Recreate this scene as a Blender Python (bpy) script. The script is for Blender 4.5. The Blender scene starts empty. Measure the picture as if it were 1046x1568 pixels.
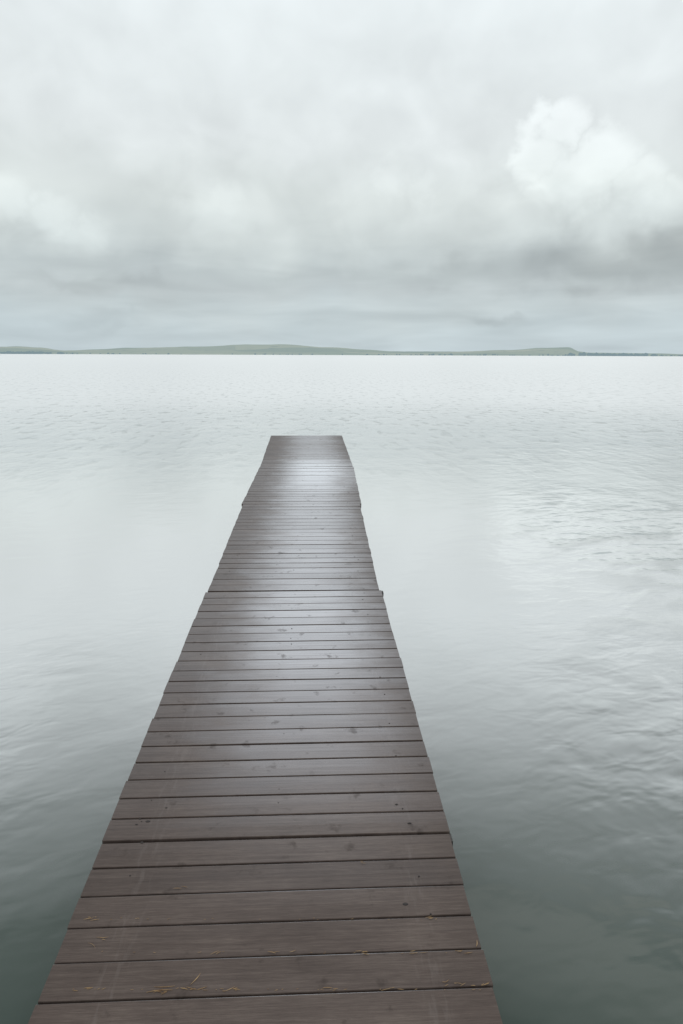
import bpy, bmesh, math, random
from mathutils import Matrix, Vector, noise
random.seed(7)
scene = bpy.context.scene
scene.view_settings.view_transform = 'Standard'
scene.view_settings.look = 'None'
scene.view_settings.exposure = 0
CAMZ = 2.4

# ---------------------------------------------------------------- helpers
def lin(r, g, b):
    f = lambda c: (c/255/12.92) if c/255 <= .04045 else ((c/255+.055)/1.055)**2.4
    return (f(r), f(g), f(b), 1)

class NT:
    def __init__(s, tree):
        s.t = tree; s.n = tree.nodes; s.l = tree.links; s.n.clear()
    def node(s, typ, **kw):
        n = s.n.new(typ)
        for k, v in kw.items(): setattr(n, k, v)
        return n
    def put(s, sock, v):
        if isinstance(v, bpy.types.NodeSocket): s.l.new(v, sock)
        else: sock.default_value = v
    def m(s, op, a, b=0.0, c=0.0, clamp=False):
        n = s.node('ShaderNodeMath', operation=op, use_clamp=clamp)
        s.put(n.inputs[0], a); s.put(n.inputs[1], b); s.put(n.inputs[2], c)
        return n.outputs[0]
    def add(s, a, b): return s.m('ADD', a, b)
    def sub(s, a, b): return s.m('SUBTRACT', a, b)
    def mul(s, a, b): return s.m('MULTIPLY', a, b)
    def smooth(s, v, a, b, lo=0.0, hi=1.0):
        n = s.node('ShaderNodeMapRange', interpolation_type='SMOOTHSTEP')
        s.put(n.inputs['Value'], v)
        n.inputs['From Min'].default_value = a; n.inputs['From Max'].default_value = b
        n.inputs['To Min'].default_value = lo; n.inputs['To Max'].default_value = hi
        return n.outputs[0]
    def vec(s, x, y, z=0.0):
        n = s.node('ShaderNodeCombineXYZ')
        s.put(n.inputs[0], x); s.put(n.inputs[1], y); s.put(n.inputs[2], z)
        return n.outputs[0]
    def sep(s, v):
        n = s.node('ShaderNodeSeparateXYZ'); s.put(n.inputs[0], v); return n.outputs
    def noise(s, v, scale, detail=4, rough=.5, dist=0.0):
        n = s.node('ShaderNodeTexNoise')
        s.put(n.inputs['Vector'], v); n.inputs['Scale'].default_value = scale
        n.inputs['Detail'].default_value = detail; n.inputs['Roughness'].default_value = rough
        n.inputs['Distortion'].default_value = dist
        return n.outputs['Fac']
    def ramp(s, v, pts, interp='LINEAR'):
        n = s.node('ShaderNodeValToRGB'); cr = n.color_ramp; cr.interpolation = interp
        while len(cr.elements) < len(pts): cr.elements.new(.5)
        for e, (p, c) in zip(cr.elements, pts):
            e.position = p
            e.color = c if isinstance(c, tuple) else (c, c, c, 1)
        s.put(n.inputs[0], v); return n.outputs[0]
    def mix(s, f, a, b, mode='MIX'):
        n = s.node('ShaderNodeMix', data_type='RGBA', blend_type=mode)
        s.put(n.inputs['Factor'], f); s.put(n.inputs[6], a); s.put(n.inputs[7], b)
        return n.outputs[2]

def newmat(name):
    m = bpy.data.materials.new(name); m.use_nodes = True
    return m, NT(m.node_tree)

def mkobj(name, bm, mat, parent=None):
    me = bpy.data.meshes.new(name); bm.to_mesh(me); bm.free()
    o = bpy.data.objects.new(name, me); scene.collection.objects.link(o)
    me.materials.append(mat)
    if parent: o.parent = parent
    return o

# ---------------------------------------------------------------- sun + sky
SUN_EL, SUN_AZ = math.radians(64), math.radians(20)
world = bpy.data.worlds.new("World"); scene.world = world; world.use_nodes = True
w = NT(world.node_tree)
D = w.node('ShaderNodeTexCoord').outputs['Generated']
dx, dy, dz = w.sep(D)
R2D = 180/math.pi
el = w.mul(w.m('ARCSINE', dz), R2D)
az = w.mul(w.m('ARCTAN2', dx, dy), R2D)
# cloud-deck coordinates (flat layer seen in perspective)
den = w.add(w.m('MAXIMUM', dz, 0.0), 0.16)
deck = w.vec(w.m('DIVIDE', dx, den), w.m('DIVIDE', dy, den), 0.0)
n_deck = w.noise(deck, 1.1, 2, .5, .3)
n_puff = w.noise(w.vec(w.mul(az, .1), w.mul(el, .13), 2.0), 1.0, 3, .45, .5)
n_puff2 = w.noise(w.vec(w.mul(az, .1), w.mul(el, .12), 7.7), 2.6, 3, .5, .35)
n_band = w.noise(w.vec(w.mul(az, .06), w.mul(el, .36), 11.0), 1.6, 3, .5, .4)
elw = w.add(el, w.add(w.mul(w.sub(n_puff, .5), 5.0), w.mul(w.sub(n_band, .5), 1.5)))
elw = w.m('MAXIMUM', elw, 0.0)
E = lambda d: d/60
base = w.ramp(w.m('DIVIDE', elw, 60.0, 0, True), [
    (0.0, lin(196, 210, 216)), (E(1.6), lin(195, 208, 213)), (E(3.4), lin(198, 209, 212)),
    (E(4.8), lin(194, 203, 205)), (E(6.4), lin(191, 200, 201)), (E(8.6), lin(206, 214, 213)),
    (E(11.5), lin(218, 225, 223)), (E(16), lin(226, 232, 232)), (E(24), lin(234, 241, 242)),
    (E(36), lin(237, 242, 245)), (E(58), lin(216, 222, 225))])
hi_mask = w.smooth(el, 3, 9)
mod = w.add(1.0, w.mul(w.sub(n_deck, .5), .20))
mod = w.add(mod, w.mul(w.mul(w.sub(n_puff, .5), hi_mask), .32))
mod = w.add(mod, w.mul(w.mul(w.sub(n_puff2, .5), w.mul(hi_mask, w.smooth(el, 24, 12, .5, 1.0))), .28))
mod = w.add(mod, w.mul(w.mul(w.sub(n_band, .5), w.smooth(el, 10, 4)), .50))
wx = w.add(az, w.mul(w.sub(n_puff2, .5), 9.0))
wy = w.add(el, w.add(w.mul(w.sub(n_puff, .5), 2.0), w.mul(w.sub(n_puff2, .5), 4.5)))
n_edge = w.noise(w.vec(w.mul(az, .1), w.mul(el, .1), 21.0), 6.0, 3, .55)
ex = w.add(az, w.add(w.mul(w.sub(n_edge, .5), 2.8), w.mul(w.sub(n_puff2, .5), 3.0)))
ey = w.add(el, w.sub(w.mul(w.sub(n_puff2, .5), 1.6), w.mul(w.sub(n_edge, .5), 2.8)))
def rad(X, Y, caz, cel, raz, rel):
    x = w.mul(w.sub(X, caz), 1/raz); y = w.mul(w.sub(Y, cel), 1/rel)
    return w.m('SQRT', w.add(w.mul(x, x), w.mul(y, y)))
def blob(caz, cel, raz, rel, a=1.0, b=0.25):
    return w.smooth(rad(wx, wy, caz, cel, raz, rel), a, b)
for (ca, ce, ra, re, amt, a, b) in [
    (19.0, 12.0, 11.0, 6.5, .06, 1.0, .0),
    (-23.5, 10.2, 6.0, 3.2, .12, 1.1, .1),
    (-18.5, 8.6, 4.6, 2.0, .08, 1.0, .2),
    (-9.0, 10.8, 5.0, 2.2, .08, 1.1, .1),
    (24.0, 6.9, 15.0, 3.0, -.29, 1.0, .0),
    (27.0, 16.5, 5.0, 3.6, -.11, 1.0, .1),
    (10.0, 5.8, 14.0, 1.9, -.12, 1.0, .0),
    (-20.0, 4.9, 9.0, 1.2, -.12, 1.0, .0),
    (12.0, 2.3, 4.0, .8, -.10, 1.0, .1),
    (-19.0, 2.6, 5.0, .9, -.08, 1.0, .1)]:
    mod = w.add(mod, w.mul(blob(ca, ce, ra, re, a, b), amt))
# billowing cumulus heads: overlapping lobes, crisp on top, dissolving below
def cumulus(lobes, amt, base_el, fade, soft=.55):
    acc = None
    for (ca, ce, r) in lobes:
        s_ = w.smooth(rad(ex, ey, ca, ce, r*1.1, r), 1.15, soft)
        acc = s_ if acc is None else w.m('SMOOTH_MAX', acc, s_, .15)
    acc = w.mul(acc, w.smooth(ey, base_el-fade, base_el+fade))
    return w.mul(acc, amt)
mod = w.add(mod, cumulus([(15.9, 16.0, 2.1), (14.6, 13.8, 2.2), (19.3, 13.6, 2.7), (17.2, 12.0, 3.0), (21.8, 11.6, 2.5), (24.0, 10.4, 1.9)], .24, 10.4, 2.8, .42))
mod = w.add(mod, cumulus([(28.5, 13.2, 3.0)], .08, 11.5, 2.5, .45))
mod = w.add(mod, cumulus([(-24.8, 10.6, 2.3), (-21.6, 9.6, 2.0), (-19.0, 8.4, 1.8)], .12, 8.0, 2.2, .3))
mod = w.add(mod, cumulus([(4.0, 13.4, 1.7), (6.0, 12.4, 1.5), (-9.0, 11.4, 1.6)], .07, 11.0, 1.8, .3))
cloudcol = w.mix(1.0, base, w.vec(mod, mod, mod), 'MULTIPLY')
sky = w.node('ShaderNodeTexSky', sky_type='NISHITA', sun_disc=False,
             sun_elevation=SUN_EL, sun_rotation=SUN_AZ)
bg1 = w.node('ShaderNodeBackground'); w.put(bg1.inputs[0], sky.outputs[0]); bg1.inputs[1].default_value = .1
bg2 = w.node('ShaderNodeBackground'); w.put(bg2.inputs[0], cloudcol); bg2.inputs[1].default_value = 1.0
mx = w.node('ShaderNodeMixShader'); mx.inputs[0].default_value = .95
w.l.new(bg1.outputs[0], mx.inputs[1]); w.l.new(bg2.outputs[0], mx.inputs[2])
wo = w.node('ShaderNodeOutputWorld'); w.l.new(mx.outputs[0], wo.inputs[0])

sd = Vector((math.sin(SUN_AZ)*math.cos(SUN_EL), math.cos(SUN_AZ)*math.cos(SUN_EL), math.sin(SUN_EL)))
sun = bpy.data.lights.new("sun", 'SUN'); sun.energy = .5; sun.angle = math.radians(45); sun.color = (1, .96, .91)
so = bpy.data.objects.new("sun", sun); scene.collection.objects.link(so)
so.rotation_euler = (-sd).to_track_quat('-Z', 'Y').to_euler(); so.location = sd*50

# ---------------------------------------------------------------- water
mat, t = newmat("lake_water")
P = t.node('ShaderNodeTexCoord').outputs['Object']
px, py, pz = t.sep(P)
dist = t.m('SQRT', t.add(t.mul(px, px), t.mul(py, py)))
big = t.noise(t.vec(t.mul(px, .06), t.mul(py, .12), 3.0), 1.0, 3, .5)
patch = t.noise(t.vec(t.mul(px, .25), t.mul(py, .16), 8.0), 1.0, 3, .5)
# near ripples: small, smoothed by the long exposure
sx = t.add(t.mul(px, .9), t.mul(py, .25)); sy = t.sub(t.mul(py, 1.35), t.mul(px, .45))
r1 = t.noise(t.vec(sx, sy, 0), 3.8, 2, .5, .3)
r2 = t.noise(t.vec(sx, sy, 5.0), 1.4, 3, .5, .4)
# wind chop further out
f1 = t.noise(t.vec(t.add(t.mul(px, 2.6), t.mul(py, .2)), t.mul(py, 1.1), 1.0), 1.0, 3, .6, .3)
f2 = t.noise(t.vec(t.mul(px, .8), t.mul(py, .30), 4.0), 1.0, 2, .5, .2)
rightm = t.smooth(t.sub(px, t.mul(py, .12)), .3, 2.6)
leftm = t.mul(t.smooth(t.add(px, t.mul(py, .12)), -1.0, -2.6), t.smooth(dist, 8, 3))
farm = t.smooth(dist, 8, 30)
near_amt = t.mul(t.m('MAXIMUM', rightm, t.mul(leftm, .8)), t.smooth(patch, .36, .60, .15, .9))
near_amt = t.mul(near_amt, t.smooth(dist, 16, 6, .30, 1.0))
amp = t.add(.10, t.mul(near_amt, .9))
h = t.mul(t.add(t.mul(r1, .020), t.mul(r2, .044)), amp)
fa = t.mul(farm, t.smooth(big, .35, .65, .55, 1.0))
h = t.add(h, t.mul(t.add(t.mul(f1, .06), t.mul(f2, .05)), fa))
bump = t.node('ShaderNodeBump'); bump.inputs['Strength'].default_value = 1.0
bump.inputs['Distance'].default_value = 1.0
t.put(bump.inputs['Height'], h)
body = t.mix(t.smooth(patch, .35, .65), (.028, .052, .042, 1), (.052, .074, .060, 1))
dif = t.node('ShaderNodeBsdfDiffuse'); t.put(dif.inputs['Color'], body)
gl = t.node('ShaderNodeBsdfGlossy'); gl.inputs['Color'].default_value = (.985, .985, .985, 1)
t.put(gl.inputs['Roughness'], t.smooth(dist, 5, 45, .12, .31))   # unresolved chop adds up with distance
t.l.new(bump.outputs[0], gl.inputs['Normal'])
lw = t.node('ShaderNodeLayerWeight'); lw.inputs['Blend'].default_value = .5
t.l.new(bump.outputs[0], lw.inputs['Normal'])
fr = t.ramp(lw.outputs['Facing'], [(0, .02), (.25, .02), (.34, .06), (.44, .24), (.54, .55), (.64, .80), (.76, .92), (.88, .97), (1, 1)])
# steeper wave faces look into the water instead of mirroring the sky
dash = t.mul(t.smooth(f1, .53, .68), t.mul(farm, t.smooth(dist, 300, 50)))
soft = t.mul(t.smooth(r2, .47, .66), near_amt)
fr = t.mul(fr, t.sub(1.0, t.add(t.mul(dash, .22), t.mul(soft, .24))))
ms = t.node('ShaderNodeMixShader'); t.put(ms.inputs[0], fr)
t.l.new(dif.outputs[0], ms.inputs[1]); t.l.new(gl.outputs[0], ms.inputs[2])
o = t.node('ShaderNodeOutputMaterial'); t.l.new(ms.outputs[0], o.inputs[0])
bm = bmesh.new()
vs = [bm.verts.new(p) for p in [(-30000, -40, 0), (30000, -40, 0), (30000, 40000, 0), (-30000, 40000, 0)]]
bm.faces.new(vs)
mkobj("lake_water", bm, mat)

# ---------------------------------------------------------------- pier
pier = bpy.data.objects.new("wooden_pier", None); scene.collection.objects.link(pier)
# (Y, centre X, top Z relative to camera height, half width)
J = [(-1.35, -.09, 2.4-2.155, .75), (2.563, -.2715, 2.4-2.040, .747), (5.486, -.4015, 2.4-1.953, .735),
     (8.52, -.509, 2.4-1.863, .757), (11.03, -.571, 2.4-1.789, .757), (14.54, -.752, 2.4-1.684, .752)]
NB = [27, 21, 21, 18, 25]

wm, t = newmat("weathered_wet_decking")
uvn = t.node('ShaderNodeUVMap', uv_map='deck'); u, v, _ = t.sep(uvn.outputs[0])
at = t.node('ShaderNodeAttribute', attribute_name='board'); bid = t.sep(at.outputs['Vector'])
rnd, rnd2 = bid[0], bid[1]
off = t.mul(rnd, 37.0)
grain = t.noise(t.vec(t.add(t.mul(u, 2.2), off), t.mul(v, 75), off), 1.0, 5, .65)
grain2 = t.noise(t.vec(t.add(t.mul(u, 18), off), t.mul(v, 330), off), 1.0, 3, .6)
blot = t.noise(t.vec(t.mul(u, 3.0), t.mul(v, 5), 1.3), 1.0, 5, .6)
blot2 = t.noise(t.vec(t.mul(u, 9.0), t.mul(v, 9), 4.0), 1.0, 4, .6)
fac = t.add(t.mul(grain, .34), t.add(t.mul(blot, .36), t.mul(grain2, .30)))
col = t.ramp(fac, [(.33, (.050, .036, .030, 1)), (.5, (.090, .067, .057, 1)), (.68, (.152, .119, .101, 1))])
tone = t.add(.93, t.mul(rnd, .14))
col = t.mix(1.0, col, t.vec(tone, tone, tone), 'MULTIPLY')
# faint worn scuffs over the stringers
def strip(c, wd):
    return t.smooth(t.m('ABSOLUTE', t.sub(u, c)), wd, wd*.3)
ws = t.add(strip(-.53, .07), t.add(strip(.55, .07), 0.0))
ws = t.mul(ws, t.smooth(t.noise(t.vec(t.mul(u, 40), t.add(t.mul(v, 7), off), 8.0), 1.0, 3, .6), .48, .7))
col = t.mix(t.mul(ws, .20), col, (.21, .18, .165, 1))
# dark damp stains
st = t.smooth(blot2, .60, .72)
col = t.mix(t.mul(st, .55), col, (.038, .027, .022, 1))
# grime along the board edges, soaked boards' ends
endm = t.smooth(t.m('ABSOLUTE', u), .60, .75)
col = t.mix(t.mul(endm, t.mul(t.smooth(blot, .4, .6), .30)), col, (.045, .033, .026, 1))
pr = t.node('ShaderNodeBsdfPrincipled'); t.put(pr.inputs['Base Color'], col)
pr.inputs['Roughness'].default_value = .6; pr.inputs['Specular IOR Level'].default_value = .2
bmp = t.node('ShaderNodeBump'); bmp.inputs['Strength'].default_value = .9; bmp.inputs['Distance'].default_value = .002
t.put(bmp.inputs['Height'], t.add(grain, t.mul(grain2, .6))); t.l.new(bmp.outputs[0], pr.inputs['Normal'])
g = t.node('ShaderNodeBsdfGlossy'); g.inputs['Color'].default_value = (.93, .93, .975, 1)
t.put(g.inputs['Roughness'], t.add(.20, t.mul(rnd2, .08)))
bm2 = t.node('ShaderNodeBump'); bm2.inputs['Strength'].default_value = .3; bm2.inputs['Distance'].default_value = .0014
t.put(bm2.inputs['Height'], grain); t.l.new(bm2.outputs[0], g.inputs['Normal'])
lw = t.node('ShaderNodeLayerWeight'); lw.inputs['Blend'].default_value = .5
fr = t.ramp(lw.outputs['Facing'], [(0, .0), (.28, .006), (.36, .045), (.46, .27), (.56, .53), (.68, .70), (.84, .84), (1, .95)])
# wetness: film of water down the middle, drier drained edges
uw = t.add(t.m('ABSOLUTE', t.sub(u, .12)), t.mul(t.sub(blot, .5), .50))
wet = t.smooth(uw, .74, .08, .20, 1.0)
wet = t.mul(wet, t.add(.90, t.mul(rnd2, .12)))
wet = t.mul(wet, t.smooth(grain, .25, .6, .88, 1.06))
wet = t.mul(wet, t.sub(1.0, t.mul(st, .5)))
# puddled stretch near the end of the pier
pud = t.mul(t.smooth(v, 9.0, 10.6), t.smooth(v, 11.9, 11.1))
pud = t.mul(pud, t.smooth(t.add(u, t.mul(blot, .4)), -.25, .25))
wet = t.add(wet, t.mul(pud, .26))
dry = t.add(t.mul(t.smooth(v, 11.2, 12.2), .34), t.mul(t.mul(t.smooth(v, 5.4, 5.7), t.smooth(v, 9.6, 8.6)), .16))
wet = t.mul(wet, t.sub(1.0, dry))
nrmz = t.sep(t.node('ShaderNodeNewGeometry').outputs['Normal'])[2]
wet = t.mul(wet, t.smooth(nrmz, .5, .9))
ms = t.node('ShaderNodeMixShader'); t.put(ms.inputs[0], t.m('MULTIPLY', fr, wet, 0, True))
t.l.new(pr.outputs[0], ms.inputs[1]); t.l.new(g.outputs[0], ms.inputs[2])
o = t.node('ShaderNodeOutputMaterial'); t.l.new(ms.outputs[0], o.inputs[0])

dm, t = newmat("dark_timber")
P = t.node('ShaderNodeTexCoord').outputs['Object']
c = t.ramp(t.noise(P, 14, 4, .6), [(.3, (.012, .010, .009, 1)), (.7, (.035, .028, .025, 1))])
pr = t.node('ShaderNodeBsdfPrincipled'); t.put(pr.inputs['Base Color'], c); pr.inputs['Roughness'].default_value = .75
o = t.node('ShaderNodeOutputMaterial'); t.l.new(pr.outputs[0], o.inputs[0])
mm, t = newmat("galvanised_steel")
c = t.ramp(t.noise(t.node('ShaderNodeTexCoord').outputs['Object'], 30, 4, .6), [(.3, (.03, .027, .025, 1)), (.7, (.08, .075, .07, 1))])
pr = t.node('ShaderNodeBsdfPrincipled'); t.put(pr.inputs['Base Color'], c); pr.inputs['Roughness'].default_value = .5
pr.inputs['Metallic'].default_value = .5
o = t.node('ShaderNodeOutputMaterial'); t.l.new(pr.outputs[0], o.inputs[0])

def box(bm, M, sx, sy, sz):
    r = bmesh.ops.create_cube(bm, size=1.0, matrix=M @ Matrix.Diagonal((sx, sy, sz, 1)))
    return r['verts']

for s in range(5):
    a, b = J[s], J[s+1]
    A = Vector((a[1], a[0], a[2])); B = Vector((b[1], b[0], b[2]))
    L = (B-A).length; d = (B-A)/L
    side = Vector((d.y, -d.x, 0)).normalized(); up = side.cross(d)
    gapj = .012 if s else 0
    bm = bmesh.new()
    uvl = bm.loops.layers.uv.new('deck'); al = bm.verts.layers.float_vector.new('board')
    n = NB[s]; pitch = (L-gapj)/n
    taper = [.002, .006, -.012, .006, 0][s]
    for i in range(n):
        gap = random.uniform(.0050, .0078); bwid = pitch-gap
        c0 = A + d*(gapj/2 + (i+.5)*pitch)
        tt = (i+.5)/n
        hw = a[3]*(1-tt)+b[3]*tt + taper
        xl = -hw + random.uniform(-.004, .004); xr = hw + random.uniform(-.004, .004)
        r1_, r2_ = random.random(), random.random()
        th = .032; ch = .003; hb = bwid/2 - random.uniform(0, .001)
        prof = [(-hb, -th), (-hb, -ch), (-hb+ch*.3, -ch*.3), (-hb+ch, 0), (0, .0004), (hb-ch, 0), (hb-ch*.3, -ch*.3), (hb, -ch), (hb, -th)]
        tilt = random.uniform(-.004, .004); skew = random.uniform(-.0014, .0014); dz0 = random.uniform(-.0012, .0012)
        segs = 6; rings = []
        bow = random.uniform(-.001, .001)
        for k in range(segs+1):
            f = k/segs; x = xl + (xr-xl)*f
            ring = []
            for (yy, zz) in prof:
                y2 = yy + skew*(f-.5)*2; z2 = zz + tilt*yy + dz0 + bow*(1-(2*f-1)**2)
                p = c0 + side*x + d*y2 + up*z2
                vv = bm.verts.new(p); vv[al] = (r1_, r2_, 0)
                ring.append((vv, x, y2))
            rings.append(ring)
        def setuv(f, lst):
            mp = {q[0]: q for q in lst}
            for lp in f.loops:
                q = mp[lp.vert]; lp[uvl].uv = (q[1], c0.y + q[2])
        for k in range(segs):
            for q in range(len(prof)):
                q2 = (q+1) % len(prof)
                lst = [rings[k][q], rings[k+1][q], rings[k+1][q2], rings[k][q2]]
                f = bm.faces.new([z[0] for z in lst]); setuv(f, lst)
        for R in (rings[0], rings[-1]):
            f = bm.faces.new([z[0] for z in R]); setuv(f, R)
    bmesh.ops.recalc_face_normals(bm, faces=bm.faces)
    mkobj("deck_boards_%d" % (s+1), bm, wm, pier)
    # stringers and cross beams
    Mrot = Matrix((side, d, up)).transposed().to_4x4()
    bm = bmesh.new()
    for x in (-.66, -.22, .22, .66):
        M = Matrix.Translation(A + d*L/2 + side*x + up*(-.032-.003-.06)) @ Mrot
        box(bm, M, .045, L-.03, .12)
    for e in (.07, L-.07):
        M = Matrix.Translation(A + d*e + up*(-.22)) @ Mrot
        box(bm, M, 1.40, .06, .12)
    mkobj("frame_%d" % (s+1), bm, dm, pier)
    # steel legs down into the lake bed
    bm = bmesh.new()
    for x in (-.60, .60):
        c0 = B + side*x - d*.13
        M = Matrix.Translation((c0.x, c0.y, (c0.z-.05-1.2)/2))
        bmesh.ops.create_cone(bm, cap_ends=True, segments=16, radius1=.03, radius2=.03, depth=(c0.z-.05+1.2), matrix=M)
    # corner brackets at the joints
    for x in (-.715, .715):
        M = Matrix.Translation(B + side*x + up*(-.075)) @ Mrot
        vsx = box(bm, M, .055, .11, .07)
    if s < 4:
        M = Matrix.Translation(B + side*(.754) - d*.01 + up*(-.032)) @ Mrot
        box(bm, M, .012, .05, .035)
    bmesh.ops.bevel(bm, geom=[e for e in bm.edges if e.calc_length() > .02], offset=.002, segments=1, affect='EDGES')
    mkobj("steel_legs_%d" % (s+1), bm, mm, pier)

def deck_pt(x, y):
    for s in range(5):
        a, b = J[s], J[s+1]
        if a[0] <= y <= b[0]:
            f = (y-a[0])/(b[0]-a[0]); return Vector((x, y, a[2]*(1-f)+b[2]*f))
    return Vector((x, y, J[-1][2]))

# screws / knots
bm = bmesh.new()
for s in range(0, 5):
    a, b = J[s], J[s+1]; n = NB[s]
    for i in range(n):
        y = a[0] + (i+.5)/n*(b[0]-a[0]); f = (i+.5)/n; cx = a[1]*(1-f)+b[1]*f
        for ux in (-.60, 0, .58):
            if random.random() < .34:
                p = deck_pt(cx+ux+random.uniform(-.02, .02), y+random.uniform(-.04, .04)); p.z += .0012
                bmesh.ops.create_cone(bm, cap_ends=True, segments=10, radius1=random.uniform(.003, .0045), radius2=.003, depth=.002, matrix=Matrix.Translation(p))
for (x, y, r) in [(.25, 2.21, .009), (-.86, 2.66, .010), (-.905, 2.64, .006), (-.90, 2.675, .005), (.31, 2.655, .006), (-.80, 2.75, .006), (-.85, 2.53, .007), (.26, 2.78, .006)]:
    p = deck_pt(x, y); p.z += .0012
    bmesh.ops.create_cone(bm, cap_ends=True, segments=9, radius1=r, radius2=r*.7, depth=.003, matrix=Matrix.Translation(p) @ Matrix.Diagonal((1.3, .8, 1, 1)))
mkobj("screws", bm, dm, pier)

# dry grass debris caught in the gaps
gm, t = newmat("dry_straw")
c = t.ramp(t.noise(t.node('ShaderNodeTexCoord').outputs['Object'], 25, 3, .6), [(.3, (.16, .085, .035, 1)), (.7, (.42, .28, .14, 1))])
pr = t.node('ShaderNodeBsdfPrincipled'); t.put(pr.inputs['Base Color'], c); pr.inputs['Roughness'].default_value = .7
o = t.node('ShaderNodeOutputMaterial'); t.l.new(pr.outputs[0], o.inputs[0])
bm = bmesh.new()
def straw(x, y, ang, ln, wd=.0016, curve=.3):
    p = deck_pt(x, y); p.z += .0035
    pts = []; a = ang; q = p.copy()
    for k in range(6):
        pts.append(q.copy()); a += curve/5*random.uniform(.4, 1.4)
        q = q + Vector((math.cos(a), math.sin(a), random.uniform(-.03, .06)))*ln/5
        q.z = max(q.z, deck_pt(q.x, q.y).z+.002)
    prev = None
    for k, q in enumerate(pts):
        wv = wd*(1-abs(k-2.5)/4)
        nn = Vector((-math.sin(ang), math.cos(ang), 0))*wv
        cur = [bm.verts.new(q-nn), bm.verts.new(q+Vector((0, 0, wv))), bm.verts.new(q+nn)]
        if prev:
            bm.faces.new([prev[0], prev[1], cur[1], cur[0]]); bm.faces.new([prev[1], prev[2], cur[2], cur[1]])
        prev = cur
for (x, y, n) in [(-.484, 1.853, 6), (-.603, 1.85, 4), (-.853, 1.855, 3), (-.354, 1.853, 4), (-.007, 1.857, 3), (.168, 1.857, 4),
                  (.085, 1.996, 5), (.27, 1.996, 3), (-.40, 1.997, 2), (.389, 1.88, 6), (.477, 1.87, 5), (-.877, 2.05, 3), (.335, 2.14, 4), (-.911, 2.138, 4),
                  (-.2, 1.997, 3), (.40, 1.997, 3), (-.62, 2.28, 2), (.05, 2.42, 2)]:
    for _ in range(n):
        straw(x+random.uniform(-.035, .035), y+random.uniform(-.006, .006), random.choice([0, math.pi])+random.uniform(-.45, .45), random.uniform(.008, .035), random.uniform(.0010, .0018))
straw(-.64, 1.842, .30, .085, .0022, -.3); straw(-.62, 1.862, -.1, .07, .0018, .3); straw(-.50, 1.87, .9, .05, .0018, .3)
straw(-.90, 2.03, .2, .05, .0012, -1.4); straw(.485, 2.02, 1.0, .03, .0018, .5)
for _ in range(60):
    straw(random.uniform(-.95, .48), 1.853+random.choice([0, 0, .141, .283])+random.uniform(-.004, .004), random.uniform(-.4, .4), random.uniform(.004, .014), .001)
mkobj("dry_grass_debris", bm, gm)

# ---------------------------------------------------------------- far shore
def far_mat(name, cols, haze, hz):
    m, t = newmat(name)
    P = t.node('ShaderNodeTexCoord').outputs['Object']; x, y, z = t.sep(P)
    vo = t.node('ShaderNodeTexVoronoi'); t.put(vo.inputs['Vector'], t.vec(t.mul(x, .0042), t.mul(y, .006), t.mul(z, .03))); vo.inputs['Scale'].default_value = 1
    c1 = t.ramp(t.sep(vo.outputs['Color'])[0], cols, 'LINEAR')
    n2 = t.noise(t.vec(t.mul(x, .02), t.mul(y, .02), t.mul(z, .2)), 1, 4, .6)
    c = t.mix(t.smooth(n2, .55, .7), c1, (.055, .085, .06, 1))
    df = t.node('ShaderNodeBsdfDiffuse'); t.put(df.inputs[0], c)
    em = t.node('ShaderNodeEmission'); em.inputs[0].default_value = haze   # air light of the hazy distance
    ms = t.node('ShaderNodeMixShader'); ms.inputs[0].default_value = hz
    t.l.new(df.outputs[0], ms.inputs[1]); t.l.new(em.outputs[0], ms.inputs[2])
    o = t.node('ShaderNodeOutputMaterial'); t.l.new(ms.outputs[0], o.inputs[0])
    return m
greens = [(0, (.10, .14, .08, 1)), (.4, (.15, .19, .10, 1)), (.6, (.22, .24, .13, 1)), (.8, (.36, .34, .21, 1)), (1, (.12, .16, .09, 1))]
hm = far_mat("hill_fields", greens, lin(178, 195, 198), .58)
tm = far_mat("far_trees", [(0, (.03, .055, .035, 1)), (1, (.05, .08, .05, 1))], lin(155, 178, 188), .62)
prof = [(-900, 6), (-600, 9), (-300, 5), (-120, 8), (0, 9), (30, 10), (60, 8), (100, 4), (150, 6), (200, 8), (300, 10), (370, 12.5), (430, 13.5), (500, 10.5), (560, 6.5),
        (600, 4.5), (700, 4.5), (780, 7), (830, 10), (868, 11), (886, 5), (900, 3.5), (930, 3.5), (1000, 3), (1046, 2), (1200, 3), (1500, 7), (1900, 5)]
def hp(p):
    for i in range(len(prof)-1):
        if prof[i][0] <= p <= prof[i+1][0]:
            f = (p-prof[i][0])/(prof[i+1][0]-prof[i][0]); f = f*f*(3-2*f)
            return prof[i][1]*(1-f)+prof[i+1][1]*f
    return 4
bm = bmesh.new(); grid = []
NX, NY = 520, 26
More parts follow.
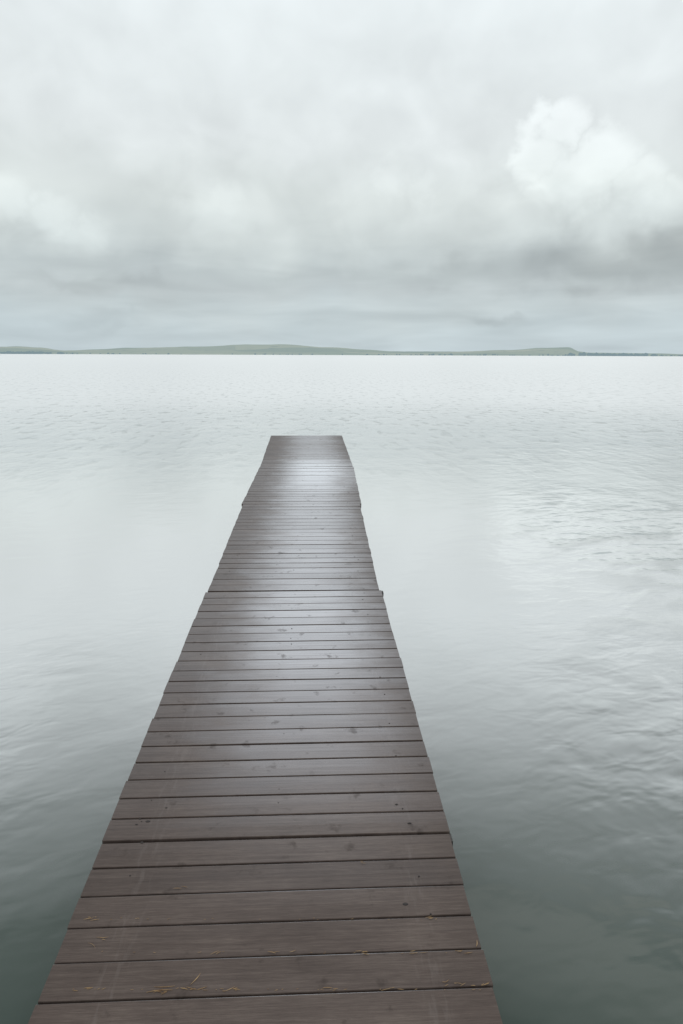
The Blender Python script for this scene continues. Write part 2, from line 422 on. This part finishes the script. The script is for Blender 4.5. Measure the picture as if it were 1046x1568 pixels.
for j in range(NY+1):
    y = 2400 + 900*j/NY; row = []
    for i in range(NX+1):
        x = -3000 + 6000*i/NX
        p = x/(y*.932/1.0)*1045*.975/1.0*0.98 + 523
        f = min(1, j/(NY*.6)); f = f*f*(3-2*f)
        if j > NY*.75: f *= 1-(j-NY*.75)/(NY*.25)*.6
        hgt = 1.1*hp(p)*y/1100*f*(1+.10*noise.noise(Vector((x*.006, y*.004, 0)))) + (noise.noise(Vector((x*.03, y*.02, 3)))*.9 if 0 < j else 0)
        if j == 0: hgt = -.6
        elif j == 1: hgt = max(hgt, 0)+1.2
        row.append(bm.verts.new((x, y + 40*noise.noise(Vector((x*.002, 0, 9))), hgt+2.0*f)))
    grid.append(row)
for j in range(NY):
    for i in range(NX):
        bm.faces.new([grid[j][i], grid[j][i+1], grid[j+1][i+1], grid[j+1][i]])
for f in bm.faces: f.smooth = True
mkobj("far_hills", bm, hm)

bm = bmesh.new()
def tree(x, y, z, r):
    ret = bmesh.ops.create_icosphere(bm, subdivisions=1, radius=r, matrix=Matrix.Translation((x, y, z+r*.6)) @ Matrix.Diagonal((random.uniform(.9, 1.7), 1, random.uniform(.7, 1.2), 1)))
    for vv in ret['verts']: vv.co += Vector((random.uniform(-1, 1), random.uniform(-1, 1), random.uniform(-1, 1)))*r*.25
def px2x(p, y=2385): return (p-523)/1045*y*.975
for (p0, p1, n, rm) in [(0, 95, 60, 5.0), (870, 905, 22, 6.5), (905, 1000, 90, 5.2), (1000, 1060, 30, 3), (560, 880, 60, 3.2), (95, 560, 36, 2.6), (-300, 0, 120, 5), (1060, 1500, 150, 4)]:
    for _ in range(n):
        p = random.uniform(p0, p1); y = random.uniform(2378, 2396) if random.random() < .7 else 2440
        tree(px2x(p, y), y, .5, rm*random.uniform(.5, 1.2))
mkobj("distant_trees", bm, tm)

# ---------------------------------------------------------------- camera
cd = bpy.data.cameras.new("camera"); cam = bpy.data.objects.new("camera", cd); scene.collection.objects.link(cam)
cd.sensor_fit = 'VERTICAL'; cd.sensor_height = 36; cd.lens = 24; cd.clip_start = .05; cd.clip_end = 80000
cam.matrix_world = Matrix.Translation((0, 0, CAMZ)) @ Matrix.Rotation(math.radians(77), 4, 'X') @ Matrix.Rotation(math.radians(.2), 4, 'Z')
scene.camera = cam
